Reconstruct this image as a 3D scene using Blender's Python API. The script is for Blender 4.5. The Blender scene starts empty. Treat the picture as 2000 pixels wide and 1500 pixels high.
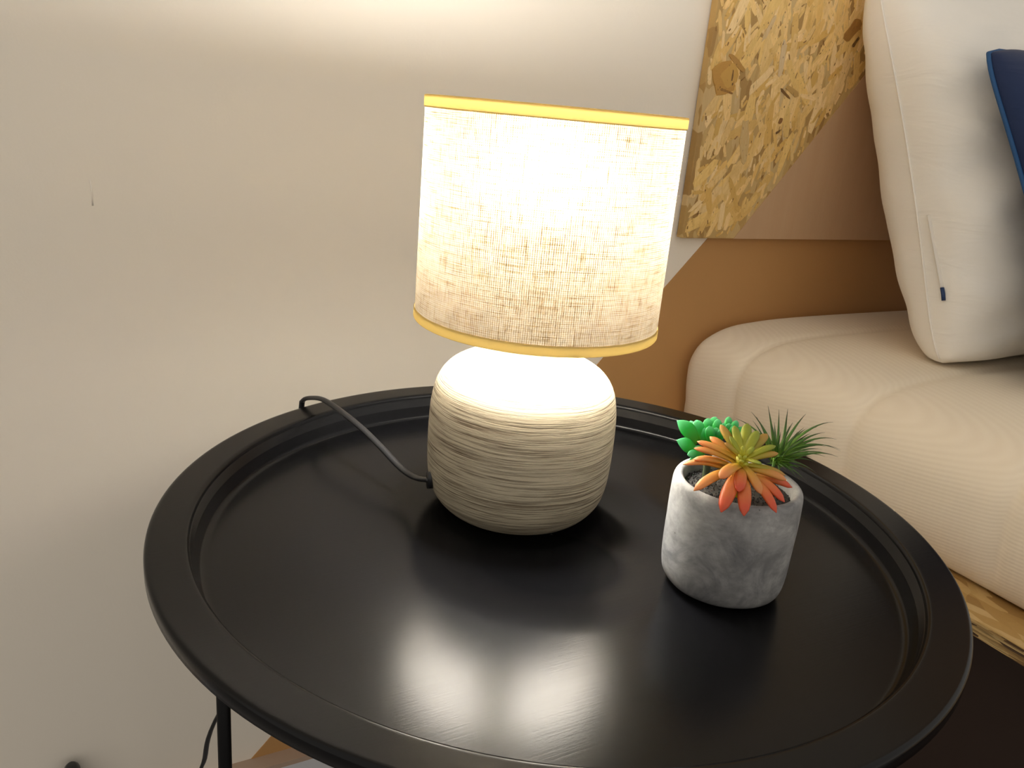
import bpy, bmesh, math, random
import numpy as np
from mathutils import Vector, Matrix, noise
from mathutils.bvhtree import BVHTree

S = bpy.context.scene
COL = S.collection
random.seed(7)

# ------------------------------------------------------------------ camera
FPX = 1615.2                       # focal length in pixels of the 2000 x 1500 frame
CAM = Vector((-0.24692, -0.36764, 0.74552))
FWD = Vector((0.47123453, 0.82382179, -0.3150487))
RGT = Vector((0.87872518, -0.46929821, 0.08718511))
UPV = Vector((0.0760268, 0.31792586, 0.94506247))
cd = bpy.data.cameras.new('camera')
cd.sensor_width = 36.0
cd.lens = FPX / 2000 * 36
cd.clip_start = 0.01
cam = bpy.data.objects.new('camera', cd)
COL.objects.link(cam)
cam.matrix_world = Matrix(((RGT.x, UPV.x, -FWD.x, CAM.x), (RGT.y, UPV.y, -FWD.y, CAM.y),
                           (RGT.z, UPV.z, -FWD.z, CAM.z), (0, 0, 0, 1)))
S.camera = cam

# ------------------------------------------------------------------ world, exposure
WORLD_COL, WORLD_STR = (1.0, 0.94, 0.86), 0.34
w = bpy.data.worlds.new('room_light')
S.world = w
w.use_nodes = True
bg = w.node_tree.nodes['Background']
bg.inputs[0].default_value = (*WORLD_COL, 1)
bg.inputs[1].default_value = WORLD_STR
S.view_settings.view_transform = 'Standard'
S.view_settings.look = 'None'
S.view_settings.gamma = 1
S.view_settings.use_curve_mapping = False
S.view_settings.exposure = 1
S.cycles.use_denoising = True
S.cycles.max_bounces = 10
S.cycles.diffuse_bounces = 5
S.cycles.transparent_max_bounces = 16
S.cycles.caustics_reflective = False
S.cycles.sample_clamp_indirect = 6

BULB_W = 5.8                       # bulb power
BULB_COL = (0.99, 0.985, 0.98)

# ------------------------------------------------------------------ helpers
def ray(px, py):
    return FWD + RGT * ((px - 1000) / FPX) - UPV * ((py - 750) / FPX)

def at(px, py, ax, val):
    v = ray(px, py)
    return CAM + v * ((val - CAM[ax]) / v[ax])

def proj(P):
    q = Vector(P) - CAM
    z = q.dot(FWD)
    return 1000 + FPX * q.dot(RGT) / z, 750 - FPX * q.dot(UPV) / z

def mesh(name, verts, faces, mat, parent=None, smooth=True, uvs=None, loc=None):
    off = Vector((0, 0, 0))
    if parent is not None:
        off = parent_world(parent)
    elif loc is not None:
        off = Vector(loc)
    me = bpy.data.meshes.new(name)
    me.from_pydata([tuple(Vector(v) - off) for v in verts], [], faces)
    if uvs is not None:
        lay = me.uv_layers.new(name='UVMap')
        for poly in me.polygons:
            for li, vi in zip(poly.loop_indices, poly.vertices):
                lay.data[li].uv = uvs[vi]
    bm = bmesh.new(); bm.from_mesh(me)
    bmesh.ops.recalc_face_normals(bm, faces=bm.faces)
    bm.to_mesh(me); bm.free()
    for poly in me.polygons:
        poly.use_smooth = smooth
    me.materials.append(mat)
    o = bpy.data.objects.new(name, me)
    COL.objects.link(o)
    if parent is not None:
        o.parent = parent
    elif loc is not None:
        o.location = loc
    return o

def parent_world(o):
    p = Vector((0, 0, 0))
    while o is not None:
        p += o.location
        o = o.parent
    return p

def thing(name, label, cat, loc, group=None):
    o = bpy.data.objects.new(name, None)
    COL.objects.link(o)
    o.location = loc
    o.empty_display_size = 0.05
    tag(o, label, cat, group)
    return o

def tag(o, label=None, cat=None, group=None, kind=None):
    if label: o['label'] = label
    if cat: o['category'] = cat
    if group: o['group'] = group
    if kind: o['kind'] = kind
    return o

def lathe(prof, cx, cy, n=96, closed=False):
    """prof: list of (r, z); returns verts, faces, uvs (u round, v along)"""
    V, F, U = [], [], []
    m = len(prof)
    for j, (r, z) in enumerate(prof):
        for i in range(n):
            a = 2 * math.pi * i / n
            V.append((cx + r * math.cos(a), cy + r * math.sin(a), z))
            U.append((i / n, j / max(1, m - 1)))
    for j in range(m - 1 + (1 if closed else 0)):
        j2 = (j + 1) % m
        for i in range(n):
            i2 = (i + 1) % n
            F.append((j * n + i, j * n + i2, j2 * n + i2, j2 * n + i))
    return V, F, U

def cap(V, F, ring, n, z=None):
    """close ring number `ring` of a lathe with a fan"""
    c = Vector((0, 0, 0))
    for i in range(n): c += Vector(V[ring * n + i])
    V.append(tuple(c / n)); k = len(V) - 1
    for i in range(n): F.append((ring * n + i, ring * n + (i + 1) % n, k))

def box(x0, x1, y0, y1, z0, z1):
    V = [(x, y, z) for z in (z0, z1) for y in (y0, y1) for x in (x0, x1)]
    F = [(0, 1, 3, 2), (4, 5, 7, 6), (0, 1, 5, 4), (2, 3, 7, 6), (0, 2, 6, 4), (1, 3, 7, 5)]
    return V, F

def bevel(o, wd, seg=2):
    m = o.modifiers.new('bevel', 'BEVEL'); m.width = wd; m.segments = seg; m.limit_method = 'ANGLE'
    return o

def catmull(P, k=10):
    P = [Vector(p) for p in P]
    Q = [P[0] * 2 - P[1]] + P + [P[-1] * 2 - P[-2]]
    out = []
    for i in range(1, len(Q) - 2):
        a, b, c, d = Q[i - 1], Q[i], Q[i + 1], Q[i + 2]
        for s in range(k):
            t = s / k
            out.append(0.5 * ((2 * b) + (c - a) * t + (2 * a - 5 * b + 4 * c - d) * t * t + (3 * b - a - 3 * c + d) * t ** 3))
    out.append(Q[-2])
    return out

def tube(path, r1, r2=None, n=10, up=Vector((0, 0, 1)), ends=True, scale=None):
    """sweep an ellipse (r1 sideways, r2 along up) on a path"""
    r2 = r2 or r1
    V, F = [], []
    m = len(path)
    side_prev = None
    for j, p in enumerate(path):
        t = (path[min(j + 1, m - 1)] - path[max(j - 1, 0)]).normalized()
        s = t.cross(up)
        if s.length < 0.05:
            s = side_prev or t.cross(Vector((1, 0, 0)))
        s = s.normalized()
        if side_prev is not None and s.dot(side_prev) < 0: s = -s
        side_prev = s
        q = s.cross(t).normalized()
        k = scale(j / (m - 1)) if scale else 1
        for i in range(n):
            a = 2 * math.pi * i / n
            V.append(tuple(p + s * (r1 * k * math.cos(a)) + q * (r2 * k * math.sin(a))))
    for j in range(m - 1):
        for i in range(n):
            i2 = (i + 1) % n
            F.append((j * n + i, j * n + i2, (j + 1) * n + i2, (j + 1) * n + i))
    if ends:
        F.append(tuple(range(n))[::-1]); F.append(tuple((m - 1) * n + i for i in range(n)))
    return V, F

# ------------------------------------------------------------------ materials
class NT:
    def __init__(self, name):
        self.m = bpy.data.materials.new(name)
        self.m.use_nodes = True
        self.t = self.m.node_tree
        self.t.nodes.clear()
        self.out = self.t.nodes.new('ShaderNodeOutputMaterial')
    def n(self, typ, **kw):
        nd = self.t.nodes.new(typ)
        for k, v in kw.items():
            if k.startswith('_'):
                setattr(nd, k[1:], v)
            else:
                key = int(k[1:]) if k[0] == 'i' and k[1:].isdigit() else k.replace('__', ' ')
                if isinstance(v, bpy.types.NodeSocket):
                    self.t.links.new(v, nd.inputs[key])
                else:
                    sk_ = nd.inputs[key]
                    sk_.default_value = (*v, 1) if sk_.type == 'RGBA' and len(v) == 3 else v
        return nd
    def math(self, op, a, b=0.0, c=0.0, clamp=False):
        return self.n('ShaderNodeMath', _operation=op, i0=a, i1=b, i2=c, _use_clamp=clamp).outputs[0]
    def ramp(self, fac, stops):
        nd = self.n('ShaderNodeValToRGB', Fac=fac)
        e = nd.color_ramp.elements
        while len(e) < len(stops): e.new(0.5)
        for el, (p, c) in zip(e, stops):
            el.position = p
            el.color = (*c, 1) if len(c) == 3 else c
        return nd.outputs[0]
    def mix(self, fac, a, b, blend='MIX'):
        nd = self.n('ShaderNodeMix', _data_type='RGBA', _blend_type=blend)
        for key, v in ((0, fac), (6, a), (7, b)):
            if isinstance(v, bpy.types.NodeSocket): self.t.links.new(v, nd.inputs[key])
            elif key: nd.inputs[key].default_value = (*v, 1) if len(v) == 3 else v
            else: nd.inputs[key].default_value = v
        return nd.outputs[2]
    def coord(self, kind='Object'):
        return self.n('ShaderNodeTexCoord').outputs[kind]
    def mapped(self, co, scale=(1, 1, 1), rot=(0, 0, 0), loc=(0, 0, 0)):
        return self.n('ShaderNodeMapping', Vector=co, Scale=scale, Rotation=rot, Location=loc).outputs[0]
    def noise(self, co, scale, detail=3.0, rough=0.55, dist=0.0):
        return self.n('ShaderNodeTexNoise', Vector=co, Scale=scale, Detail=detail, Roughness=rough, Distortion=dist).outputs[0]
    def bump(self, h, strength, dist=0.001):
        return self.n('ShaderNodeBump', Height=h, Strength=strength, Distance=dist).outputs[0]
    def principled(self, **kw):
        p = self.n('ShaderNodeBsdfPrincipled', **kw)
        self.t.links.new(p.outputs[0], self.out.inputs[0])
        return p
    def done(self, sh):
        self.t.links.new(sh, self.out.inputs[0]); return self.m

def plain(name, col, rough=0.6, **kw):
    t = NT(name)
    co = t.coord()
    nz = t.noise(co, 40)
    c = t.mix(t.math('MULTIPLY', nz, 0.5), col, tuple(x * 0.8 for x in col))
    t.principled(Base__Color=c, Roughness=rough, **kw)
    return t.m

def mat_wall():
    t = NT('white_wall_paint'); co = t.coord()
    big = t.noise(co, 3.5, 2); fine = t.noise(co, 420, 3)
    c = t.mix(big, (0.86, 0.795, 0.69), (0.83, 0.76, 0.65))
    t.principled(Base__Color=c, Roughness=0.75, Normal=t.bump(fine, 0.12, 0.0006)); return t.m

def mat_brown():
    t = NT('brown_wall_paint'); co = t.coord()
    big = t.noise(co, 6, 3); fine = t.noise(co, 300, 3)
    c = t.mix(big, (0.50, 0.27, 0.095), (0.46, 0.245, 0.085))
    t.principled(Base__Color=c, Roughness=0.7, Normal=t.bump(fine, 0.15, 0.0006)); return t.m

def mat_panel_brown():
    t = NT('brown_panel_paint'); co = t.coord()
    st = t.noise(t.mapped(co, (60, 60, 6)), 1.0, 4); fine = t.noise(t.mapped(co, (180, 180, 60)), 1.0, 4)
    c = t.mix(st, (0.56, 0.37, 0.215), (0.51, 0.31, 0.165))
    t.principled(Base__Color=c, Roughness=0.62, Normal=t.bump(fine, 0.35, 0.0008)); return t.m

def mat_black_metal(name='black_powder_coat', rough=0.22, dust=True):
    t = NT(name); co = t.coord()
    sc = t.noise(t.mapped(co, (18, 900, 18), (0, 0, 0.55)), 1.0, 3)
    big = t.noise(co, 9, 3); fine = t.noise(co, 900, 2)
    r = t.math('MULTIPLY_ADD', big, 0.08, rough - 0.05)
    r = t.math('MULTIPLY_ADD', sc, 0.06, r)
    col = (0.0035, 0.0035, 0.004)
    if dust:
        v = t.n('ShaderNodeTexVoronoi', Vector=co, Scale=38.0)
        d = t.math('LESS_THAN', v.outputs['Distance'], 0.022)
        sel = t.math('GREATER_THAN', t.n('ShaderNodeSeparateColor', Color=v.outputs['Color']).outputs[0], 0.78)
        col = t.mix(t.math('MULTIPLY', d, sel), col, (0.35, 0.34, 0.3))
    h = t.math('ADD', t.math('MULTIPLY', sc, 0.6), t.math('MULTIPLY', fine, 0.4))
    t.principled(Base__Color=col, Roughness=r, Specular__IOR__Level=0.20, Normal=t.bump(h, 0.08, 0.0004)); return t.m

def mat_fabric_shade():
    """open linen weave: threads (translucent, scattering) with gaps between them"""
    t = NT('linen_shade_weave')
    uv = t.coord('UV')
    sep = t.n('ShaderNodeSeparateXYZ', Vector=uv)
    wob = t.noise(t.mapped(uv, (60, 14, 1)), 1.0, 2)
    NU, NV = 388, 104
    u = t.math('ADD', t.math('MULTIPLY', sep.outputs[0], NU * 2 * math.pi), t.math('MULTIPLY', wob, 3.0))
    v = t.math('ADD', t.math('MULTIPLY', sep.outputs[1], NV * 2 * math.pi), t.math('MULTIPLY', wob, 3.0))
    wu = t.math('MULTIPLY_ADD', t.math('SINE', u), 0.5, 0.5)
    wv = t.math('MULTIPLY_ADD', t.math('SINE', v), 0.5, 0.5)
    slub_h = t.noise(t.mapped(uv, (24, 150, 1)), 1.0, 3, 0.6)          # thick weft yarns
    slub_v = t.noise(t.mapped(uv, (420, 8, 1)), 1.0, 3, 0.6)           # thick warp yarns
    vary = t.noise(t.mapped(uv, (190, 12, 1)), 1.0, 2)
    patch = t.noise(t.mapped(uv, (14, 5, 1)), 1.0, 2)
    sl = t.math('ADD', t.math('MULTIPLY', t.ramp(slub_h, [(0.50, (0, 0, 0)), (0.74, (1, 1, 1))]), 0.8),
                t.math('MULTIPLY', t.ramp(slub_v, [(0.52, (0, 0, 0)), (0.76, (1, 1, 1))]), 0.7), clamp=True)
    lu = t.math('POWER', t.math('SUBTRACT', 1.0, wu), 2.0)
    lv = t.math('POWER', t.math('SUBTRACT', 1.0, wv), 2.0)
    dens = t.math('MULTIPLY_ADD', t.math('MULTIPLY', lu, vary), 0.85, 0.06)
    dens = t.math('ADD', dens, t.math('MULTIPLY', lv, 0.20))
    dens = t.math('ADD', dens, t.math('MULTIPLY', sl, 0.55))
    dens = t.math('ADD', dens, t.math('MULTIPLY', patch, 0.12), clamp=True)
    tcol = t.ramp(dens, [(0.10, (0.03769, 0.03425, 0.02785)), (0.42, (0.02284, 0.01781, 0.01141)), (0.75, (0.01141, 0.007076, 0.002968)), (1.0, (0.005024, 0.002512, 0.0006849))])
    rcol = t.ramp(dens, [(0.10, (0.02237, 0.02138, 0.01907)), (0.42, (0.0125, 0.01053, 0.007235)), (0.75, (0.005921, 0.003617, 0.001578)), (1.0, (0.00263, 0.001316, 0.0003946))])
    dcol = t.mix(dens, (0.80, 0.78, 0.74), (0.72, 0.68, 0.60))
    tr = t.n('ShaderNodeBsdfTranslucent', Color=tcol)
    bf = t.n('ShaderNodeNewGeometry').outputs['Backfacing']          # white lining inside, beige linen outside
    dcol = t.mix(bf, t.mix(dens, (0.30, 0.25, 0.17), (0.22, 0.16, 0.09)), dcol)
    df = t.n('ShaderNodeBsdfDiffuse', Color=dcol)
    rf = t.n('ShaderNodeBsdfRefraction', Color=rcol, Roughness=0.8, IOR=1.45)
    a1 = t.n('ShaderNodeAddShader', i0=tr.outputs[0], i1=rf.outputs[0])
    a2 = t.n('ShaderNodeAddShader', i0=a1.outputs[0], i1=df.outputs[0])
    return t.done(a2.outputs[0])

def mat_hem():
    t = NT('linen_hem'); uv = t.coord('UV')
    st = t.noise(t.mapped(uv, (700, 3, 1)), 1.0, 3)
    c1 = t.mix(st, (0.03582, 0.02456, 0.006651), (0.02302, 0.01535, 0.004093))
    tr = t.n('ShaderNodeBsdfTranslucent', Color=c1)
    df = t.n('ShaderNodeBsdfDiffuse', Color=(0.45, 0.33, 0.13, 1))
    a = t.n('ShaderNodeAddShader', i0=tr.outputs[0], i1=df.outputs[0])
    return t.done(a.outputs[0])

def mat_lamp_base():
    t = NT('combed_cream_stoneware'); co = t.coord()
    sep = t.n('ShaderNodeSeparateXYZ', Vector=co)
    warp = t.noise(t.mapped(co, (14, 14, 6)), 1.0, 2)
    z = t.math('ADD', sep.outputs[2], t.math('MULTIPLY', warp, 0.0022))
    cmb = t.n('ShaderNodeCombineXYZ', X=t.math('MULTIPLY', sep.outputs[0], 18.0), Y=t.math('MULTIPLY', sep.outputs[1], 18.0), Z=t.math('MULTIPLY', z, 1050.0)).outputs[0]
    fine = t.noise(cmb, 1.0, 4, 0.65)
    cmb2 = t.n('ShaderNodeCombineXYZ', X=t.math('MULTIPLY', sep.outputs[0], 24.0), Y=t.math('MULTIPLY', sep.outputs[1], 24.0), Z=t.math('MULTIPLY', z, 420.0)).outputs[0]
    coarse = t.noise(cmb2, 1.0, 3, 0.6)
    patch = t.noise(t.mapped(co, (16, 16, 28)), 1.0, 3)
    # the comb marks are shallow on the shoulder and deep on the body
    dep = t.n('ShaderNodeMapRange', Value=sep.outputs[2], i1=0.094, i2=0.072, i3=0.35, i4=1.0).outputs[0]
    ln = t.math('ADD', t.math('MULTIPLY', fine, 0.6), t.math('MULTIPLY', coarse, 0.4))
    groove = t.ramp(ln, [(0.38, (1, 1, 1)), (0.53, (0, 0, 0))])
    g = t.math('MULTIPLY', t.math('MULTIPLY', groove, dep), t.math('MULTIPLY_ADD', patch, 1.6, 0.1), clamp=True)
    c = t.mix(patch, (0.52, 0.455, 0.33), (0.46, 0.38, 0.25))
    c = t.mix(g, c, (0.13, 0.085, 0.042))
    h = t.math('SUBTRACT', t.math('MULTIPLY', ln, dep), g)
    t.principled(Base__Color=c, Roughness=0.72, Normal=t.bump(h, 0.75, 0.0008)); return t.m

def mat_concrete():
    t = NT('cast_concrete'); co = t.coord()
    big = t.noise(co, 34, 5, 0.65, 1.2); fine = t.noise(co, 420, 4); mid = t.noise(t.mapped(co, (75, 75, 120)), 1.0, 5, 0.65)
    c = t.ramp(big, [(0.32, (0.125, 0.125, 0.13)), (0.47, (0.25, 0.247, 0.243)), (0.58, (0.31, 0.305, 0.295)), (0.74, (0.44, 0.43, 0.415))])
    c = t.mix(t.ramp(mid, [(0.42, (0, 0, 0)), (0.70, (0.75, 0.75, 0.75))]), c, (0.14, 0.138, 0.136))
    v = t.n('ShaderNodeTexVoronoi', Vector=co, Scale=150.0)
    pit = t.math('MULTIPLY', t.math('LESS_THAN', t.math('MULTIPLY_ADD', fine, 0.25, v.outputs['Distance']), 0.2),
                 t.math('GREATER_THAN', t.n('ShaderNodeSeparateColor', Color=v.outputs['Color']).outputs[0], 0.86))
    c = t.mix(pit, c, (0.12, 0.115, 0.11))
    h = t.math('SUBTRACT', t.math('ADD', t.math('MULTIPLY', fine, 0.35), t.math('MULTIPLY', mid, 0.4)), pit)
    t.principled(Base__Color=c, Roughness=0.82, Normal=t.bump(h, 0.35, 0.0008)); return t.m

def mat_soil():
    t = NT('dark_potting_grit'); co = t.coord()
    v = t.n('ShaderNodeTexVoronoi', Vector=co, Scale=700.0)
    c = t.mix(t.n('ShaderNodeSeparateColor', Color=v.outputs['Color']).outputs[0], (0.004, 0.0035, 0.003), (0.032, 0.026, 0.019))
    t.principled(Base__Color=c, Roughness=0.7); return t.m

def mat_leaf(name, base, mid, tip, edge=0.0, rough=0.42, sss=0.25):
    """colour runs along the leaf (UV v) from base to tip"""
    t = NT(name); uv = t.coord('UV'); sep = t.n('ShaderNodeSeparateXYZ', Vector=uv)
    nz = t.noise(t.mapped(t.coord(), (160, 160, 160)), 1.0, 3)
    f = t.math('ADD', sep.outputs[1], t.math('MULTIPLY_ADD', nz, 0.24, -0.12))
    c = t.ramp(f, [(0.05, base), (0.5, mid), (0.93, tip)])
    p = t.n('ShaderNodeBsdfPrincipled', Base__Color=c, Roughness=rough)
    tl = t.n('ShaderNodeBsdfTranslucent', Color=c)
    mx = t.n('ShaderNodeMixShader', Fac=sss, i1=p.outputs[0], i2=tl.outputs[0])
    return t.done(mx.outputs[0])

def mat_mattress():
    t = NT('cream_ribbed_knit'); co = t.coord()
    sep = t.n('ShaderNodeSeparateXYZ', Vector=co)
    nz = t.noise(co, 55, 2)
    zz = t.math('ADD', t.math('ADD', sep.outputs[2], t.math('MULTIPLY', sep.outputs[0], -0.55)), t.math('MULTIPLY', sep.outputs[1], 0.16))
    rib = t.math('MULTIPLY_ADD', t.math('SINE', t.math('MULTIPLY_ADD', zz, 2 * math.pi / 0.0036, t.math('MULTIPLY', nz, 1.4))), 0.5, 0.5)
    stitch = t.math('MULTIPLY_ADD', t.math('SINE', t.math('MULTIPLY', sep.outputs[1], 2 * math.pi / 0.006)), 0.5, 0.5)
    c = t.mix(t.math('MULTIPLY', rib, 0.5), (0.78, 0.68, 0.53), (0.83, 0.735, 0.585))
    h = t.math('ADD', t.math('MULTIPLY', rib, 0.8), t.math('MULTIPLY', stitch, 0.2))
    t.principled(Base__Color=c, Roughness=0.85, Normal=t.bump(h, 0.2, 0.0005)); return t.m

def mat_cotton(name, a, b, rough=0.85, sheen=0.0, weave=1400):
    t = NT(name); co = t.coord()
    big = t.noise(co, 9, 3); fine = t.noise(co, weave, 2)
    wr = t.noise(t.mapped(co, (10, 10, 34), (0.5, 0.35, 0)), 1.0, 3, 0.55, 0.7)
    c = t.mix(big, a, b)
    h = t.math('ADD', t.math('MULTIPLY', wr, 1.0), t.math('MULTIPLY', fine, 0.03))
    t.principled(Base__Color=c, Roughness=rough, Sheen__Weight=sheen, Normal=t.bump(h, 0.35, 0.006)); return t.m

def mat_osb(name, edge=False):
    """pressed wood flakes: two layers of stretched, rotated cells"""
    t = NT(name); co = t.coord()
    lo = t.noise(co, 7, 3)
    def layer(rot, sc, seed):
        m_ = t.mapped(co, sc, rot, (seed, seed * 0.7, seed * 1.3))
        m_ = t.n('ShaderNodeVectorMath', _operation='ADD', i0=m_, i1=t.n('ShaderNodeVectorMath', _operation='SCALE', i0=t.n('ShaderNodeTexNoise', Vector=m_, Scale=0.8, Detail=2.0).outputs[1], Scale=0.9).outputs[0]).outputs[0]
        v = t.n('ShaderNodeTexVoronoi', Vector=m_, Scale=1.0)
        return v
    if edge:
        v1 = layer((0, 0, 0), (60, 40, 420), 1.0)
        c = t.ramp(t.n('ShaderNodeSeparateColor', Color=v1.outputs['Color']).outputs[0],
                   [(0.0, (0.05, 0.022, 0.008)), (0.4, (0.22, 0.12, 0.04)), (0.75, (0.42, 0.26, 0.09)), (1.0, (0.6, 0.42, 0.18))])
        h = v1.outputs['Distance']
        t.principled(Base__Color=c, Roughness=0.8, Normal=t.bump(h, 0.8, 0.002)); return t.m
    v1 = layer((0, 0.5, 0), (70, 20, 26), 2.0)
    v2 = layer((0, -0.35, 0), (120, 20, 34), 5.0)
    k1 = t.n('ShaderNodeSeparateColor', Color=v1.outputs['Color']).outputs[0]
    k2 = t.n('ShaderNodeSeparateColor', Color=v2.outputs['Color']).outputs[1]
    sel = t.math('GREATER_THAN', lo, 0.5)
    k = t.math('ADD', t.math('MULTIPLY', k1, sel), t.math('MULTIPLY', k2, t.math('SUBTRACT', 1.0, sel)))
    gr = t.noise(t.mapped(co, (520, 200, 60), (0, 0.25, 0)), 1.0, 3)
    c = t.ramp(k, [(0.0, (0.32, 0.17, 0.045)), (0.35, (0.50, 0.31, 0.10)), (0.7, (0.62, 0.42, 0.17)), (1.0, (0.70, 0.51, 0.26))])
    c = t.mix(t.math('MULTIPLY', gr, 0.5), c, (0.40, 0.24, 0.07))
    t.principled(Base__Color=c, Roughness=0.6, Normal=t.bump(t.math('ADD', k, gr), 0.3, 0.0012)); return t.m

def mat_flake():
    t = NT('wood_flakes')
    at_ = t.n('ShaderNodeAttribute', _attribute_name='flake')
    uv = t.coord('UV'); co = t.coord()
    gr = t.noise(t.mapped(uv, (3, 30, 1)), 1.0, 5, 0.7)
    gr2 = t.noise(t.mapped(co, (420, 100, 90), (0, 0.3, 0)), 1.0, 4, 0.65, 0.8)
    blot = t.noise(t.mapped(co, (45, 45, 30), (0, 0.3, 0)), 1.0, 4, 0.6, 0.6)
    sp = t.noise(t.mapped(co, (520, 200, 190), (0, 0.45, 0)), 1.0, 2, 0.5)
    c = t.mix(t.ramp(gr, [(0.42, (0, 0, 0)), (0.80, (0.5, 0.5, 0.5))]), at_.outputs['Color'], (0.60, 0.33, 0.07))
    c = t.mix(t.ramp(gr2, [(0.48, (0, 0, 0)), (0.76, (0.45, 0.45, 0.45))]), c, (0.52, 0.28, 0.05))
    c = t.mix(t.ramp(blot, [(0.54, (0, 0, 0)), (0.76, (0.5, 0.5, 0.5))]), c, (0.52, 0.29, 0.06))
    c = t.mix(t.ramp(sp, [(0.66, (0, 0, 0)), (0.72, (1, 1, 1))]), c, (0.13, 0.055, 0.012))
    t.principled(Base__Color=c, Roughness=0.55, Normal=t.bump(t.math('ADD', gr, gr2), 0.3, 0.0008)); return t.m

M = dict(wall=mat_wall(), brown=mat_brown(), pbrown=mat_panel_brown(), metal=mat_black_metal(),
         leg=mat_black_metal('black_leg_coat', 0.4, False), shade=mat_fabric_shade(), hem=mat_hem(), base=mat_lamp_base(),
         concrete=mat_concrete(), soil=mat_soil(), mattress=mat_mattress(),
         pillow=mat_cotton('white_cotton', (0.86, 0.82, 0.75), (0.82, 0.775, 0.70)),
         navy=mat_cotton('navy_velvet', (0.003, 0.020, 0.085), (0.002, 0.012, 0.055), 0.8, 0.12),
         piping=plain('blue_piping', (0.01, 0.075, 0.21), 0.7),
         osb=mat_osb('osb_face'), osbedge=mat_osb('osb_cut_edge', True), flake=mat_flake(),
         rubber=plain('black_cable_sheath', (0.012, 0.012, 0.013), 0.35), dark=plain('dark_brown_board', (0.03, 0.014, 0.008), 0.7),
         floor=plain('grey_floor', (0.30, 0.29, 0.29), 0.5), skirt=plain('white_skirting_paint', (0.66, 0.66, 0.67), 0.5),
         skirttop=plain('bare_wood_edge', (0.46, 0.33, 0.24), 0.6), brass=plain('white_metal_wire', (0.7, 0.69, 0.66), 0.4),
         zip=plain('white_zip_tape', (0.78, 0.73, 0.65), 0.7), pull=plain('blue_zip_pull', (0.004, 0.03, 0.11), 0.4))

# ------------------------------------------------------------------ room shell
YW = 0.3565
YP = YW - 0.011                                     # front face of the OSB wall panel
V, F = box(-2.2, 2.4, YW, YW + 0.10, 0.0, 2.4)
wall = tag(mesh('wall_back', V, F, M['wall'], smooth=False), 'off-white plaster wall behind the table and bench', kind='structure')
V, F = box(-2.2, 2.4, -2.2, YW + 0.10, -0.05, 0.0)
tag(mesh('floor', V, F, M['floor'], smooth=False), 'grey floor under the table and the bench', kind='structure')
# brown diagonal colour field, a coat of paint on the wall
def zdiag(x): return 0.071 + (x + 0.1075) * 1.0805
xa, xb = -0.1075, 2.4
P2 = [(xa - 0.066, 0.0), (xb, 0.0), (xb, 2.4), (-0.1075 + (2.4 - 0.071) / 1.0805, 2.4)]
V = [(x, YW - 0.0008, z) for x, z in P2] + [(x, YW + 0.002, z) for x, z in P2]
n_ = len(P2)
F = [tuple(range(n_)), tuple(range(2 * n_ - 1, n_ - 1, -1))] + [(i, (i + 1) % n_, n_ + (i + 1) % n_, n_ + i) for i in range(n_)]
tag(mesh('painted_field', V, F, M['brown'], wall, smooth=False), 'brown painted diagonal colour field')
V, F = box(-2.2, 0.409, YW - 0.018, YW, 0.0, 0.066)
sk = bevel(tag(mesh('baseboard_back', V, F, M['skirt'], smooth=False), 'pale skirting board along the foot of the wall', kind='structure'), 0.002)
V, F = box(-2.2, 0.409, YW - 0.0185, YW, 0.0655, 0.0715)
tag(mesh('top_edge', V, F, M['skirttop'], sk, smooth=False), 'bare tan wood top edge')
# paint scratch on the wall
a_, b_ = at(176, 352, 1, YW), at(181, 402, 1, YW)
V, F = tube([a_, (a_ + b_) / 2 + Vector((0.0005, 0, 0)), b_], 0.0006, 0.00012, 6, up=Vector((0, 1, 0)))
mesh('plaster_scratch', V, F, M['wall'], wall)

# ------------------------------------------------------------------ side table
ZR, ZF = 0.525, 0.507
RO, RI, RF = 0.2225, 0.202, 0.1968
tb = thing('side_table', 'round black metal tray side table carrying the lamp and the potted succulents', 'table', (0, 0, 0))
prof = []
prof += [(0.001, ZF - 0.0012), (RF - 0.004, ZF - 0.0012), (RF + 0.0012, ZF + 0.0006), (RI - 0.0012, ZR - 0.003), (RI + 0.0020, ZR - 0.0016), (RO - 0.0022, ZR - 0.0018), (RO - 0.0014, ZR - 0.0075)]
prof += [(RO - 0.0007, ZR - 0.0080), (RO, ZR - 0.0073), (RO, ZR - 0.0022), (RO - 0.0003, ZR - 0.0010), (RO - 0.0010, ZR - 0.0003), (RO - 0.0022, ZR), (RO - 0.0032, ZR)]
prof += [(RI + 0.0030, ZR), (RI + 0.0020, ZR), (RI + 0.0010, ZR - 0.0002), (RI + 0.0003, ZR - 0.0007), (RI - 0.0002, ZR - 0.0016), (RI - 0.0005, ZR - 0.0026)]
prof += [(RF + 0.0011, ZF + 0.0032), (RF + 0.0008, ZF + 0.0022), (RF + 0.0002, ZF + 0.0010), (RF - 0.0010, ZF + 0.0003), (RF - 0.0028, ZF), (RF - 0.0040, ZF), (0.10, ZF), (0.001, ZF)]
V, F, U = lathe(prof, 0, 0, 200, closed=True)
mesh('tray', V, F, M['metal'], tb)
dl = CAM + ray(438, 1430) * 0.565
la = math.atan2(dl.y, dl.x); lr = math.hypot(dl.x, dl.y)
for k in range(4):
    a = la + k * math.pi / 2
    x, y = lr * math.cos(a), lr * math.sin(a)
    V, F = tube([Vector((x, y, 0.0)), Vector((x, y, 0.25)), Vector((x, y, ZR - 0.0025))], 0.0046, n=16)
    mesh('leg', V, F, M['leg'], tb)
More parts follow.
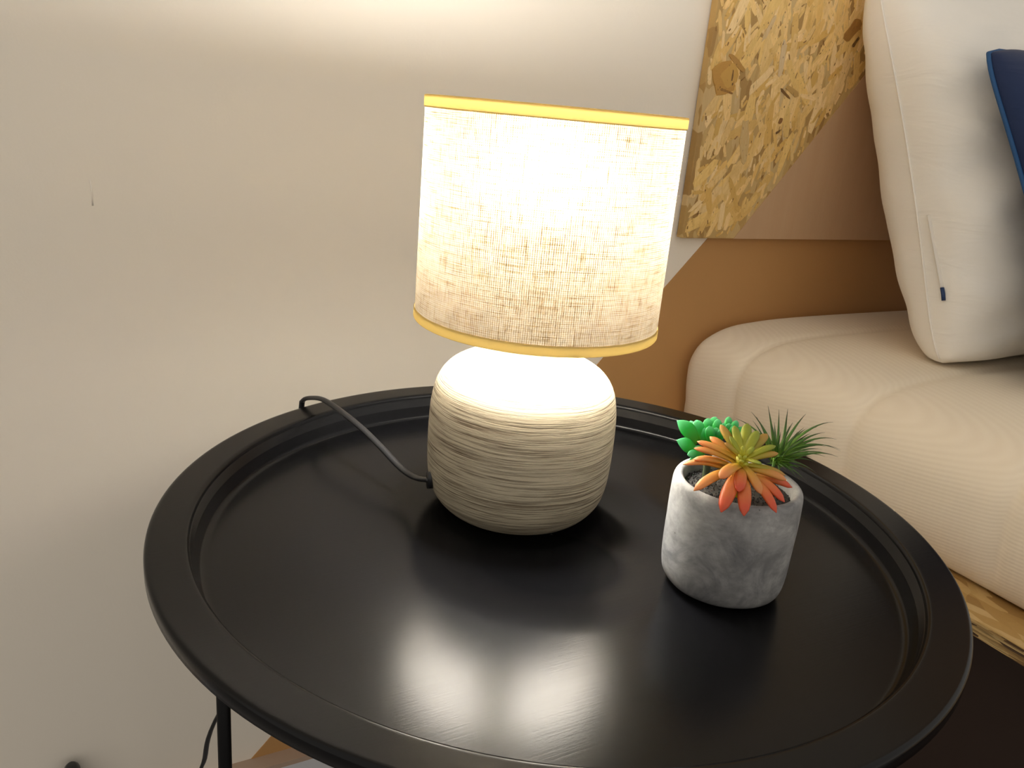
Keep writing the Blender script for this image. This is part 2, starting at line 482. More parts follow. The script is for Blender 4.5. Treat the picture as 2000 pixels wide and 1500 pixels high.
for zc in (ZR - 0.012,):
    pr = [(lr + 0.0042 * math.cos(t), zc + 0.0042 * math.sin(t)) for t in [i * math.pi / 5 for i in range(10)]]
    V, F, U = lathe(pr, 0, 0, 90, closed=True)
    mesh('frame_ring', V, F, M['leg'], tb)

# ------------------------------------------------------------------ table lamp
LX, LY = -0.0039, 0.0405          # stoneware base
SX, SY = -0.0024, 0.0392          # shade
SR, ZB, ZT = 0.0709, 0.6276, 0.7488
lamp = thing('table_lamp', 'lit table lamp with linen drum shade on a combed cream stoneware base', 'lamp', (LX, LY, ZF))
pf = [(0.001, 0.0004), (0.034, 0.0004), (0.042, 0.0022), (0.0472, 0.0058), (0.0515, 0.011), (0.0542, 0.0165), (0.0560, 0.025), (0.0568, 0.036), (0.0571, 0.048),
      (0.0570, 0.058), (0.0566, 0.067), (0.0556, 0.0745), (0.0538, 0.0815), (0.0508, 0.0872), (0.0465, 0.0918), (0.041, 0.0952), (0.035, 0.0975),
      (0.028, 0.0992), (0.0215, 0.1005), (0.0185, 0.1025), (0.0178, 0.106), (0.0178, 0.118), (0.0165, 0.121), (0.006, 0.1215)]
pp = [Vector((r, 0, z)) for r, z in pf]
pf2 = [(v.x, ZF + v.z) for v in catmull(pp, 3)]
V, F, U = lathe(pf2, LX, LY, 128)
cap(V, F, 0, 128); cap(V, F, len(pf2) - 1, 128)
mesh('lamp_base', V, F, M['base'], lamp)
# shade: a single sheet of linen, stiff, between two hems
NS = 160
rows = [ZB + 0.0054 + (ZT - ZB - 0.0114) * i / 8 for i in range(9)]
V, F, U = lathe([(SR, z) for z in rows], SX, SY, NS)
# own seam for the UVs
me_v, me_u, me_f = [], [], []
for j, z in enumerate(rows):
    for i in range(NS + 1):
        a = 2 * math.pi * i / NS + 1.2
        me_v.append((SX + SR * math.cos(a), SY + SR * math.sin(a), z)); me_u.append((i / NS, j / 8))
for j in range(8):
    for i in range(NS):
        me_f.append((j * (NS + 1) + i, j * (NS + 1) + i + 1, (j + 1) * (NS + 1) + i + 1, (j + 1) * (NS + 1) + i))
shade = mesh('lamp_shade', me_v, me_f, M['shade'], lamp, uvs=me_u)
shade['label'] = 'drum shade of open beige linen weave'
for z0, z1, zi in ((ZT - 0.0062, ZT, ZT), (ZB + 0.0056, ZB, ZB)):
    d_ = 1 if z1 > z0 else -1
    pr = [(SR + 0.0001, z0 - d_ * 0.0002), (SR + 0.0006, z0 + d_ * 0.0003), (SR + 0.0006, z1 - d_ * 0.0006), (SR + 0.0003, z1 - d_ * 0.0001), (SR - 0.0004, z1), (SR - 0.0011, z1 - d_ * 0.0002)]
    V, F, U = lathe(pr, SX, SY, NS)
    mesh('hem', V, F, M['hem'], shade, uvs=U)
    V, F, U = lathe([(SR - 0.0014 + 0.0008 * math.cos(i * math.pi / 4), z1 - d_ * 0.0012 + 0.0008 * math.sin(i * math.pi / 4)) for i in range(8)], SX, SY, NS, True)
    mesh('wire_ring', V, F, M['brass'], shade)
# socket, bulb and the wire carrier of the shade
ZBULB = 0.7165
V, F, U = lathe([(0.001, ZF + 0.1215), (0.0135, ZF + 0.1215), (0.0145, ZF + 0.124), (0.0145, 0.668), (0.0125, 0.671), (0.001, 0.671)], LX, LY, 40)
mesh('bulb_socket', V, F, M['brass'], lamp)
V, F, U = lathe([(0.0157 + 0.0011 * math.cos(i * math.pi / 4), 0.652 + 0.0011 * math.sin(i * math.pi / 4)) for i in range(8)], LX, LY, 40, True)
car = mesh('shade_carrier', V, F, M['brass'], lamp)
for k in range(3):
    a = 2 * math.pi * k / 3 + 0.3
    d = Vector((math.cos(a), math.sin(a), 0))
    V, F = tube([Vector((LX, LY, 0.652)) + d * 0.0165, Vector((SX, SY, 0.640)) + d * 0.045, Vector((SX, SY, 0.6305)) + d * (SR - 0.0009)], 0.0009, n=8)
    mesh('carrier_arm', V, F, M['brass'], car)
tb_ = NT('lit_bulb_glass')
em = tb_.n('ShaderNodeEmission', Color=(*BULB_COL, 1), Strength=2.2)
gl = tb_.n('ShaderNodeBsdfTransparent', Color=(0.97, 0.96, 0.94, 1))
tb_.done(tb_.n('ShaderNodeMixShader', Fac=0.15, i1=gl.outputs[0], i2=em.outputs[0]).outputs[0])
rb = 0.0290
pr = [(0.0166, 0.6922)] + [(rb * math.cos(t), ZBULB + rb * math.sin(t)) for t in [math.radians(-50 + i * 11.7) for i in range(12)]] + [(0.0015, ZBULB + rb)]
V, F, U = lathe(pr, LX, LY, 40)
bulb = mesh('light_bulb', V, F, tb_.m, lamp)
V, F, U = lathe([(0.001, 0.6712), (0.0118, 0.6712), (0.0125, 0.676), (0.0145, 0.684), (0.0165, 0.6918), (0.0160, 0.6926), (0.001, 0.6926)], LX, LY, 40)  # unseen collar added and sized to keep bulb light off the base shoulder
tag(mesh('added_bulb_shield', V, F, M['brass'], bulb), 'unseen opaque white lower bulb half, added to shade the lamp base')
ld = bpy.data.lights.new('bulb_light', 'POINT')
ld.energy = BULB_W; ld.color = BULB_COL; ld.shadow_soft_size = 0.028
lo = bpy.data.objects.new('bulb_light', ld); COL.objects.link(lo)
lo.parent = lamp
lo.location = Vector((LX, LY, ZBULB)) - Vector(lamp.location)
# cord: grommet low on the base, over the tray rim, down behind the table to the wall
g0 = Vector((LX, LY, 0)) + (at(835, 932, 2, 0.531) - Vector((LX, LY, 0))).to_2d().to_3d().normalized() * 0.0560
g0.z = 0.529
gd = (g0 - Vector((LX, LY, g0.z))).normalized()
V, F = tube([g0 - gd * 0.002, g0 + gd * 0.0018], 0.0035, 0.0055, 14)
mesh('cord_grommet', V, F, M['rubber'], lamp)
rim = at(607, 790, 2, ZR + 0.002)
def onp(px, py, f):                               # point over the line grommet -> rim, on the pixel's ray
    tgt = g0.lerp(rim, f); v = ray(px, py)
    nrm = Vector((rim.y - g0.y, -(rim.x - g0.x), 0)).normalized()
    t_ = (tgt - CAM).dot(nrm) / v.dot(nrm)
    return CAM + v * t_
out = (rim - Vector((0, 0, rim.z))).normalized()
out.z = 0; out.normalize()
rim_out = Vector((out.x, out.y, 0)) * (RO + 0.006); rim_out.z = ZR - 0.006
cordp = [g0, onp(812, 933, .1), onp(783, 914, .25), onp(745, 874, .42), onp(706, 836, .58), onp(664, 802, .76), onp(632, 781, .9)]
top = Vector((out.x, out.y, 0)) * (RO - 0.006); top.z = ZR + 0.0075
cordp += [top, Vector((out.x * (RO + 0.0035), out.y * (RO + 0.0035), ZR + 0.003)), rim_out, rim_out + Vector((-0.003, 0.006, -0.05)), rim_out + Vector((-0.004, 0.02, -0.16))]
c1, c2 = at(420, 1408, 1, 0.27), at(393, 1500, 1, 0.30)
cordp += [c1, c2, c2 + Vector((-0.03, 0.015, -0.06)), Vector((-0.24, 0.325, 0.045)), Vector((-0.268, 0.335, 0.07)), Vector((-0.2715, 0.335, 0.10))]
V, F = tube(catmull(cordp, 8), 0.0024, 0.0016, 10)
mesh('cord', V, F, M['rubber'], lamp)
pg = at(141, 1512, 1, YW - 0.016)
V, F = tube([pg + Vector((0, 0, -0.03)), pg + Vector((0, 0, -0.024)), pg + Vector((0, 0, -0.006)), pg + Vector((0, 0, 0.004)), pg + Vector((0, 0, 0.009))], 0.0085, 0.0145, 16, up=Vector((0, 1, 0)),
            scale=lambda s: [0.6, 0.9, 1.0, 0.85, 0.45][round(s * 4)])
mesh('cord_plug', V, F, M['rubber'], lamp)

# ------------------------------------------------------------------ potted succulents
PX, PY, PZ = 0.0621, -0.0781, ZF
PH = 0.0624
pt = thing('potted_succulents', 'round grey concrete pot planted with three artificial succulents on black tray', 'potted plant', (PX, PY, PZ))
pf = [(0.001, 0.0003), (0.022, 0.0003), (0.0285, 0.0018), (0.0318, 0.005), (0.0332, 0.011), (0.0339, 0.024), (0.0342, 0.042), (0.0342, 0.055), (0.0338, 0.0598), (0.0326, 0.0620),
      (0.0310, 0.0626), (0.0293, 0.0616), (0.0284, 0.0592), (0.0281, 0.054), (0.0279, 0.048), (0.001, 0.048)]
pf2 = [(max(0.001, v.x), PZ + v.z) for v in catmull([Vector((r, 0, z)) for r, z in pf], 3)]
V, F, U = lathe(pf2, PX, PY, 96)
V = [tuple(Vector(v) + Vector((noise.noise(Vector(v) * 60) * 0.0004, noise.noise(Vector(v) * 60 + Vector((9, 0, 0))) * 0.0004, 0))) for v in V]
mesh('pot', V, F, M['concrete'], pt)
ZS = PZ + 0.0555
V, F, U = lathe([(0.0282, ZS), (0.02, ZS + 0.0008), (0.01, ZS + 0.0012), (0.001, ZS + 0.0014)], PX, PY, 48)
cap(V, F, 3, 48)
V = list(V)
for k in range(900):                                # grit on top of the bed
    r = 0.0275 * math.sqrt(random.random()); a = random.random() * 6.283; s = random.uniform(0.0003, 0.0007)
    c = Vector((PX + r * math.cos(a), PY + r * math.sin(a), ZS + 0.0012 - 0.03 * max(0, r - 0.02)))
    b0 = len(V)
    for d in ((1, 0, 0), (-1, 0, 0), (0, 1, 0), (0, -1, 0), (0, 0, 1), (0, 0, -1)):
        V.append(tuple(c + Vector(d) * s * random.uniform(0.7, 1.3)))
    for f in ((0, 2, 4), (2, 1, 4), (1, 3, 4), (3, 0, 4), (2, 0, 5), (1, 2, 5), (3, 1, 5), (0, 3, 5)):
        F.append(tuple(b0 + i for i in f))
tag(mesh('soil', V, F, M['soil'], pt, smooth=False), 'dark gritty soil', kind='stuff')

def z8(x, y): return 1300 + 0.18 * x, 780 + 0.18 * y
def depth_pt(px, py, ref, off):
    """point on the pixel ray, `off` metres nearer the viewer than ref (measured along the view)"""
    return CAM + ray(px, py) * ((ref - CAM).dot(FWD) - off)

def leaf(parent, base, tip, wid, thk, mat, bow=0.15, face=None, prof='fat', n=10, m=12, bowdir=None):
    ax = tip - base; L = ax.length; axn = ax.normalized()
    fn = face if face is not None else (Vector((0, 0, 1)) - FWD * 0.5)
    fn = (fn - axn * fn.dot(axn))
    if fn.length < 1e-4: fn = axn.cross(Vector((1, 0, 0)))
    fn.normalize(); sd = axn.cross(fn).normalized()
    bd = bowdir if bowdir is not None else fn
    V, F, U = [], [], []
    for j in range(m + 1):
        s = j / m
        c = base + ax * s + bd * (bow * L * 4 * s * (1 - s))
        if prof == 'fat':
            k = (0.40 + 0.60 * math.sin(min(1, s / 0.66) * math.pi / 2)) if s < 0.66 else max(0.02, (1 - ((s - 0.66) / 0.34) ** 2.6)) ** 0.55
        elif prof == 'round':
            k = (0.35 + 0.65 * math.sin(min(1, s / 0.55) * math.pi / 2)) if s < 0.55 else max(0.02, (1 - ((s - 0.55) / 0.45) ** 2.4)) ** 0.6
        elif prof == 'point':
            k = (0.5 + 0.5 * math.sin(min(1, s / 0.5) * math.pi / 2)) if s < 0.5 else max(0.02, 1 - ((s - 0.5) / 0.5) ** 1.7)
        else:
            k = max(0.06, (1 - s ** 1.6)) if s > 0.1 else 0.8 + 2 * s
        for i in range(n):
            a = 2 * math.pi * i / n
            V.append(tuple(c + sd * (wid / 2 * k * math.cos(a)) + fn * (thk / 2 * k * (math.sin(a) if math.sin(a) < 0 else 0.75 * math.sin(a)))))
            U.append((i / n, s))
    for j in range(m):
        for i in range(n):
            i2 = (i + 1) % n
            F.append((j * n + i, j * n + i2, (j + 1) * n + i2, (j + 1) * n + i))
    F.append(tuple(range(n))); F.append(tuple(m * n + i for i in range(n)))
    return mesh('leaf', V, F, mat, parent, uvs=U)

LM = dict(
    green=mat_leaf('jade_green_leaf', (0.10, 0.40, 0.03), (0.02, 0.50, 0.06), (0.16, 0.66, 0.30), sss=0.35),
    lime=mat_leaf('lime_leaf', (0.66, 0.58, 0.03), (0.40, 0.42, 0.025), (0.27, 0.33, 0.035)),
    heart=mat_leaf('yellow_heart_leaf', (0.78, 0.66, 0.03), (0.68, 0.62, 0.04), (0.50, 0.52, 0.06)),
    olive=mat_leaf('olive_orange_leaf', (0.55, 0.45, 0.03), (0.42, 0.35, 0.03), (0.52, 0.28, 0.06)),
    amber=mat_leaf('amber_leaf', (0.62, 0.46, 0.04), (0.68, 0.34, 0.05), (0.76, 0.30, 0.10)),
    coral=mat_leaf('coral_leaf', (0.62, 0.38, 0.05), (0.72, 0.24, 0.05), (0.70, 0.10, 0.04)),
    blade=mat_leaf('dark_green_blade', (0.20, 0.36, 0.03), (0.06, 0.17, 0.015), (0.05, 0.045, 0.02), rough=0.5, sss=0.15))

STEM = plain('dark_plant_stem', (0.035, 0.05, 0.015), 0.6)
PXR = lambda w, ref: w * 0.18 * (ref - CAM).dot(FWD) / FPX        # crop pixels -> metres at a point
# --- front plant: orange and yellow-green fingers round a stem
stem_top = at(*z8(830, 640), 2, PZ + PH + 0.019)
stem_bot = Vector((PX - 0.004, PY - 0.006, ZS))
V, F = tube(catmull([stem_bot, stem_bot.lerp(stem_top, 0.5), stem_top], 4), 0.0030, 0.0030, 10)
pl1 = mesh('orange_succulent', V, F, LM['lime'], pt)
pl1['label'] = 'succulent with plump orange and yellow-green leaves'
#   tip x, tip y, base f on stem (0 soil, 1 top), width, towards viewer (m), material, bow
FR = [(595, 275, .95, 105, -.012, 'olive', .02), (745, 285, 1, 100, -.010, 'lime', .02), (890, 262, .95, 118, -.016, 'lime', .03), (1003, 342, .95, 108, -.010, 'lime', .03),
      (1102, 375, .9, 112, -.012, 'olive', .04), (1195, 505, .95, 84, -.003, 'lime', .06), (1222, 585, .9, 90, .000, 'olive', .06), (1042, 702, 1, 62, .010, 'lime', .03),
      (480, 405, .85, 105, -.010, 'amber', .05), (340, 455, .9, 90, -.006, 'amber', .06), (308, 530, .8, 92, -.002, 'amber', .08), (295, 650, .65, 92, .000, 'amber', .12),
      (188, 705, .45, 92, .002, 'amber', .16), (308, 990, .60, 128, .019, 'amber', .13), (588, 855, .8, 135, .018, 'amber', .10), (603, 1222, .62, 165, .0265, 'coral', .15),
      (850, 1262, .60, 158, .0270, 'coral', .15), (795, 1000, .75, 142, .020, 'coral', .10), (1042, 1028, .85, 118, .014, 'amber', .08), (1202, 1228, .58, 122, .0240, 'coral', .14),
      (1290, 1112, .60, 122, .018, 'coral', .13), (1372, 955, .5, 112, .002, 'coral', .12), (1312, 875, .75, 112, .005, 'amber', .08), (1300, 822, .85, 84, .000, 'olive', .06),
      (700, 400, 1, 62, -.003, 'lime', .02), (640, 470, 1, 70, .0, 'olive', .03), (960, 520, 1, 66, .0, 'lime', .03)]
for tx, ty, fb, wd, off, mt, bow in FR:
    b = stem_bot.lerp(stem_top, fb)
    tip = depth_pt(*z8(tx, ty), b, off)
    wm = PXR(wd, tip)
    o = leaf(pl1, b, tip, wm, wm * 0.72, LM[mt], bow, face=(Vector((0, 0, 1)) - FWD * 0.35), bowdir=Vector((0, 0, 1)))
for k, (dx, dy) in enumerate(((8, -135), (-30, -40), (35, -30), (-5, 20), (60, 60))):     # young leaves in the heart
    tip = depth_pt(*z8(832 + dx, 640 + dy), stem_top, 0.004)
    leaf(pl1, stem_top - Vector((0, 0, 0.003)), tip, PXR(62, tip), PXR(50, tip), LM['heart'], 0.02)
# --- green plant behind on the left
hub2 = Vector((PX - 0.0115, PY + 0.012, ZS + 0.004))
top2 = depth_pt(*z8(480, 470), hub2, 0)
V, F = tube(catmull([Vector((hub2.x, hub2.y, ZS)), hub2.lerp(top2, .6), top2], 4), 0.0020, 0.0020, 10)
pl2 = mesh('green_succulent', V, F, STEM, pt)
pl2['label'] = 'succulent rosette with broad jade green leaves'
GR = [(122, 228, 350, 470, 180, .000, 'point'), (118, 442, 340, 590, 165, .004, 'point'), (268, 232, 360, 470, 95, -.008, 'round'), (335, 222, 385, 480, 135, -.003, 'round'),
      (470, 205, 430, 440, 112, -.004, 'round'), (545, 190, 480, 420, 108, -.008, 'round'), (580, 215, 520, 430, 96, -.002, 'round'), (470, 290, 500, 520, 118, .004, 'round'),
      (550, 305, 530, 500, 100, .002, 'round'), (236, 600, 420, 615, 100, .006, 'round'), (250, 680, 400, 610, 95, .004, 'point'), (410, 300, 430, 500, 110, -.002, 'round'), (300, 520, 420, 600, 110, .002, 'point'),
      (690, 188, 660, 420, 90, -.006, 'round'), (775, 230, 700, 420, 84, -.004, 'round'), (690, 258, 670, 420, 76, .002, 'round'), (635, 255, 620, 420, 70, .0, 'round'),
      (830, 295, 730, 420, 70, -.004, 'point'), (610, 320, 570, 500, 86, .003, 'round'), (745, 290, 690, 440, 74, .003, 'round')]
for tx, ty, bx_, by_, wd, off, pf_ in GR:
    b = depth_pt(*z8(bx_, by_), top2, off * 0.3)
    tip = depth_pt(*z8(tx, ty), top2, off)
    wm = PXR(wd, tip)
    leaf(pl2, b, tip, wm, wm * (0.30 if pf_ == 'point' else 0.42), LM['green'], 0.08, face=-FWD + Vector((0, 0, 0.5)), prof=pf_, bowdir=Vector((0, 0, 1)))
# --- spiky grass plant behind on the right
hub3 = depth_pt(*z8(1195, 720), Vector((PX + 0.012, PY + 0.010, ZS + 0.006)), 0)
V, F = tube(catmull([Vector((hub3.x - 0.002, hub3.y, ZS)), hub3 + Vector((0, 0, 0.001)), hub3 + Vector((0, 0, 0.003))], 4), 0.0020, 0.0020, 10)
pl3 = mesh('spiky_grass', V, F, STEM, pt)
pl3['label'] = 'tuft of narrow dark green spiky blades'
BL = [(928, 135, 40, -.004), (1110, 68, 42, -.002), (1230, 108, 38, -.006), (1325, 104, 46, .0), (1522, 158, 42, -.004), (1820, 246, 44, .002), (1730, 360, 42, .004), (1857, 434, 42, .002),
      (1897, 545, 38, -.004), (1900, 562, 38, .004), (1790, 600, 36, .006), (1872, 626, 44, .008), (1140, 268, 42, .002), (1345, 290, 44, .006), (1500, 308, 44, .0), (1526, 318, 40, -.006),
      (1435, 350, 40, .006), (1572, 370, 42, .002), (985, 190, 44, .002), (945, 230, 36, -.008), (766, 208, 44, -.010), (1740, 512, 38, .0), (1730, 622, 40, .008), (1250, 350, 44, .010),
      (1640, 802, 42, .006), (1535, 895, 34, .008), (1480, 772, 40, .010), (1700, 545, 40, -.006), (1130, 190, 42, -.004), (1395, 480, 44, .012), (1560, 560, 44, .012), (1610, 450, 42, .0),
      (1330, 610, 44, .014), (1650, 690, 40, .004), (1420, 690, 40, .014), (1300, 440, 44, .010), (1200, 430, 46, .008), (1120, 420, 44, .004), (1590, 630, 42, .010), (1480, 460, 44, .004),
      (1380, 250, 40, -.010), (1180, 250, 40, -.010), (1640, 300, 38, -.010), (1060, 330, 40, -.006), (1500, 720, 42, .012), (1390, 800, 40, .010), (1150, 800, 44, .012), (1090, 700, 44, .010), (1060, 560, 42, .008), (1240, 830, 42, .014), (1310, 760, 44, .014),
      (1450, 870, 36, .010), (1560, 760, 36, .006), (1290, 560, 46, .012), (1160, 560, 46, .010), (1220, 620, 48, .014), (1350, 520, 44, .008), (1010, 470, 38, -.002), (1650, 380, 36, -.004), (1460, 560, 44, .010)]
for tx, ty, wd, off in BL:
    tip = depth_pt(*z8(tx, ty), hub3, off)
    b = hub3 + Vector((random.uniform(-.002, .002), random.uniform(-.002, .002), random.uniform(0, .005)))
    lat = abs(tx - 1195) / 700
    leaf(pl3, b, tip, PXR(wd * 1.0, tip), PXR(wd * 0.5, tip), LM['blade'], 0.03 + 0.13 * lat, prof='blade', n=6, m=10, bowdir=Vector((0, 0, 1)))

# ------------------------------------------------------------------ bench, mattress
XB = 0.36
bench = thing('bench', 'low bench of yellow chipboard on a dark base under the cream seat cushion', 'bench', (1.1, 0.0, 0.0))
V, F = box(XB, 1.95, -0.50, YW - 0.003, 0.3875, 0.400)
sb = mesh('seat_board', V, F, M['osb'], bench, smooth=False)
V, F = box(XB - 0.0006, XB + 0.001, -0.50, YW - 0.003, 0.3876, 0.3995)
mesh('cut_edge', V, F, M['osbedge'], sb, smooth=False)
V, F = box(XB + 0.05, 1.93, -0.46, YW - 0.003, 0.0, 0.3875)
mesh('base_cabinet', V, F, M['dark'], bench, smooth=False)

YB0, YB1 = -0.48, YW - 0.0035
pc = [(0.60, 0.4005), (0.44, 0.4005), (0.412, 0.402), (0.404, 0.410), (0.3985, 0.425), (0.3945, 0.445), (0.3925, 0.465), (0.393, 0.483), (0.398, 0.498), (0.408, 0.5105), (0.424, 0.5195), (0.446, 0.526), (0.475, 0.5295), (0.525, 0.5325), (0.62, 0.534), (0.8, 0.5345), (1.2, 0.5345), (1.88, 0.5345), (1.92, 0.525), (1.935, 0.50), (1.935, 0.43), (1.92, 0.403), (1.85, 0.4005)]
pc = [(v.x, v.z) for v in catmull([Vector((x, 0, z)) for x, z in pc], 3)]
ys = []
NYB = 170
GROOVES = [0.110 - 0.155 * k for k in range(-1, 5)]
for j in range(NYB + 1):
    ys.append(YB0 + (YB1 - YB0) * j / NYB)
V, F = [], []
mc = len(pc); cxm, czm = 1.1, 0.465
for y in ys:
    e0 = min(1.0, (y - YB0) / 0.03); e1 = min(1.0, (YB1 - y) / 0.022)
    sh = (1 - math.sqrt(max(0, 1 - (1 - e0) ** 2))) + (1 - math.sqrt(max(0, 1 - (1 - e1) ** 2)))
    dmin = min(abs(y - g) for g in GROOVES)
    groove = 0.0030 * math.exp(-(dmin / 0.0055) ** 2) + 0.0035 * math.exp(-(dmin / 0.03))
    for (x, z) in pc:
        lift = max(0, min(1, (z - 0.403) / 0.03))
        d = Vector((max(-1, min(1, (x - 0.55) / 0.15)) if x < 1.1 else 0.3, (z - czm) / 0.07)).normalized() if lift else Vector((0, 0))
        nx = (-1 if x < 0.47 else 0) * lift
        nz = (1 if z > 0.50 else 0)
        kx = max(0, min(1, (0.50 - x) / 0.09)); kz = max(0, min(1, (z - 0.47) / 0.05))
        puff = groove * lift * 0.9
        X = x + puff * kx + sh * 0.02 * (1 if x < 0.9 else -1) * lift
        Z = z - puff * kz * 0.6 - sh * 0.028 * kz
        V.append((X, y, Z))
for j in range(NYB):
    for i in range(mc):
        i2 = (i + 1) % mc
        F.append((j * mc + i, j * mc + i2, (j + 1) * mc + i2, (j + 1) * mc + i))
F.append(tuple(range(mc))); F.append(tuple(NYB * mc + i for i in range(mc)))
mat_o = tag(mesh('seat_cushion', V, F, M['mattress'], loc=(1.1, 0.0, 0.4005)), 'long cream quilted seat cushion of ribbed knit on the chipboard bench', 'cushion')

# ------------------------------------------------------------------ wall panel
XPL, XPR, ZPB, ZPT = 0.3585, 1.95, 0.6267, 1.15
pan = thing('backrest_panel', 'chipboard backrest panel on the wall, half bare flakes, half painted brown', 'panel', (1.1, YP, ZPB))
V, F = box(XPL, XPR, YP, YW - 0.0012, ZPB, ZPT)
bd = bevel(mesh('board', V, F, M['osb'], pan, smooth=False), 0.0008, 2)
p0, p1 = at(1692, 143, 1, YP), at(1435, 463, 1, YP)
sl = (p0.z - p1.z) / (p0.x - p1.x)
xt = p1.x + (ZPT - p1.z) / sl
P2 = [(p1.x + (ZPB - p1.z) / sl, ZPB), (XPR, ZPB), (XPR, ZPT), (xt, ZPT)]
V = [(x, YP - 0.0006, z) for x, z in P2] + [(x, YP + 0.001, z) for x, z in P2]
F = [(0, 1, 2, 3), (7, 6, 5, 4)] + [(i, (i + 1) % 4, 4 + (i + 1) % 4, 4 + i) for i in range(4)]
tag(mesh('painted_field', V, F, M['pbrown'], pan, smooth=False), 'mat brown painted lower corner')
# pressed flakes on the bare half: flat chips, each with its own tone
rnd = random.Random(21)
FV, FF, FC, FU = [], [], [], []
tones = [(0.86, 0.60, 0.25), (0.88, 0.63, 0.29), (0.84, 0.57, 0.21), (0.90, 0.67, 0.34), (0.78, 0.50, 0.16), (0.85, 0.58, 0.20), (0.72, 0.44, 0.12), (0.87, 0.61, 0.25)]
def inside(x, z, mg=0.0):
    return XPL + mg < x and ZPB + mg < z < ZPT - mg and z > p1.z + (x - p1.x) * sl + mg * 1.6
def flake(cx, cz, L, Wd, ang, tone, depth, k=9):
    pts = []
    ca, sa = math.cos(ang), math.sin(ang)
    for i in range(k):
        a = 2 * math.pi * i / k
        ex = abs(math.cos(a)) ** 0.6 * (1 if math.cos(a) > 0 else -1) * L / 2 * rnd.uniform(0.8, 1.1)
        ey = abs(math.sin(a)) ** 0.6 * (1 if math.sin(a) > 0 else -1) * Wd / 2 * rnd.uniform(0.7, 1.15)
        pts.append((cx + ex * ca - ey * sa, cz + ex * sa + ey * ca, ex / L + .5, ey / L + .5))
    if not all(inside(q[0], q[1], 0.0004) for q in pts): return
    b = len(FV)
    for q in pts: FV.append((q[0], YP - depth, q[1])); FU.append((q[2] + cx * 37, q[3] + cz * 29))
    b2 = len(FV)
    for q in pts: FV.append((cx + (q[0] - cx) * 1.03, YP + 0.0002, cz + (q[1] - cz) * 1.03)); FU.append((q[2] + cx * 37, q[3] + cz * 29))
    FF.append(tuple(range(b, b + k))); FC.append(tone)
    for i in range(k):
        FF.append((b + i, b + (i + 1) % k, b2 + (i + 1) % k, b2 + i)); FC.append(tone)
NFL = 3200
for i in range(NFL):
    x = rnd.uniform(XPL, 0.85); z = rnd.uniform(ZPB, ZPT)
    if not inside(x, z): continue
    big = rnd.random() ** 2.2
    L = 0.008 + 0.055 * big; Wd = 0.0025 + 0.014 * big * rnd.uniform(0.4, 1)
    ang = math.pi / 2 + rnd.gauss(-0.25, 0.5)
    tn = rnd.choice(tones); v_ = rnd.uniform(0.9, 1.06)
    flake(x, z, L, Wd, ang, tuple(min(1, c * v_) for c in tn), 0.0001 + 0.0003 * i / NFL)
for i in range(260):                                # thin dark slivers and bark bits
    x = rnd.uniform(XPL, 0.85); z = rnd.uniform(ZPB, ZPT)
    flake(x, z, rnd.uniform(0.002, 0.008), rnd.uniform(0.0008, 0.0018), math.pi / 2 + rnd.gauss(-0.3, 0.5), (0.20, 0.09, 0.02), 0.00042, 6)
for px, py, L, Wd, ang, tn in ((1415, 152, 0.034, 0.030, 0.3, (0.50, 0.26, 0.05)), (1425, 148, 0.024, 0.02, 0.6, (0.58, 0.33, 0.07)), (1440, 122, 0.028, 0.006, 2.6, (0.44, 0.23, 0.05)), (1418, 178, 0.02, 0.003, 3.0, (0.25, 0.11, 0.02)),
                               (1431, 148, 0.012, 0.0022, 1.6, (0.10, 0.04, 0.01)), (1534, 183, 0.020, 0.0030, 2.62, (0.12, 0.05, 0.012)), (1548, 178, 0.022, 0.007, 2.75, (0.5, 0.31, 0.1)),
                               (1672, 82, 0.016, 0.004, 1.0, (0.07, 0.025, 0.006)), (1665, 60, 0.03, 0.014, 0.9, (0.32, 0.15, 0.03)), (1525, 236, 0.007, 0.005, 1, (0.2, 0.08, 0.02)), (1520, 258, 0.008, 0.003, .6, (0.06, 0.02, 0.01)),
                               (1528, 115, 0.04, 0.008, 1.6, (0.70, 0.54, 0.32)), (1455, 275, 0.05, 0.013, 1.75, (0.62, 0.44, 0.20)), (1503, 55, 0.03, 0.006, 1.1, (0.68, 0.50, 0.27))):
    q = at(px, py, 1, YP - 0.001)
    flake(q.x, q.z, L, Wd, ang, tn, 0.0005 + 0.00002 * len(FF) / 1000, 12)
fl = mesh('wood_flakes', FV, FF, M['flake'], pan, smooth=False, uvs=FU)
ca = fl.data.color_attributes.new('flake', 'FLOAT_COLOR', 'CORNER')
for poly in fl.data.polygons:
    c = FC[poly.index]
    for li in poly.loop_indices: ca.data[li].color = (*c, 1)
tag(fl, 'pressed straw-coloured wood flakes', kind='stuff')

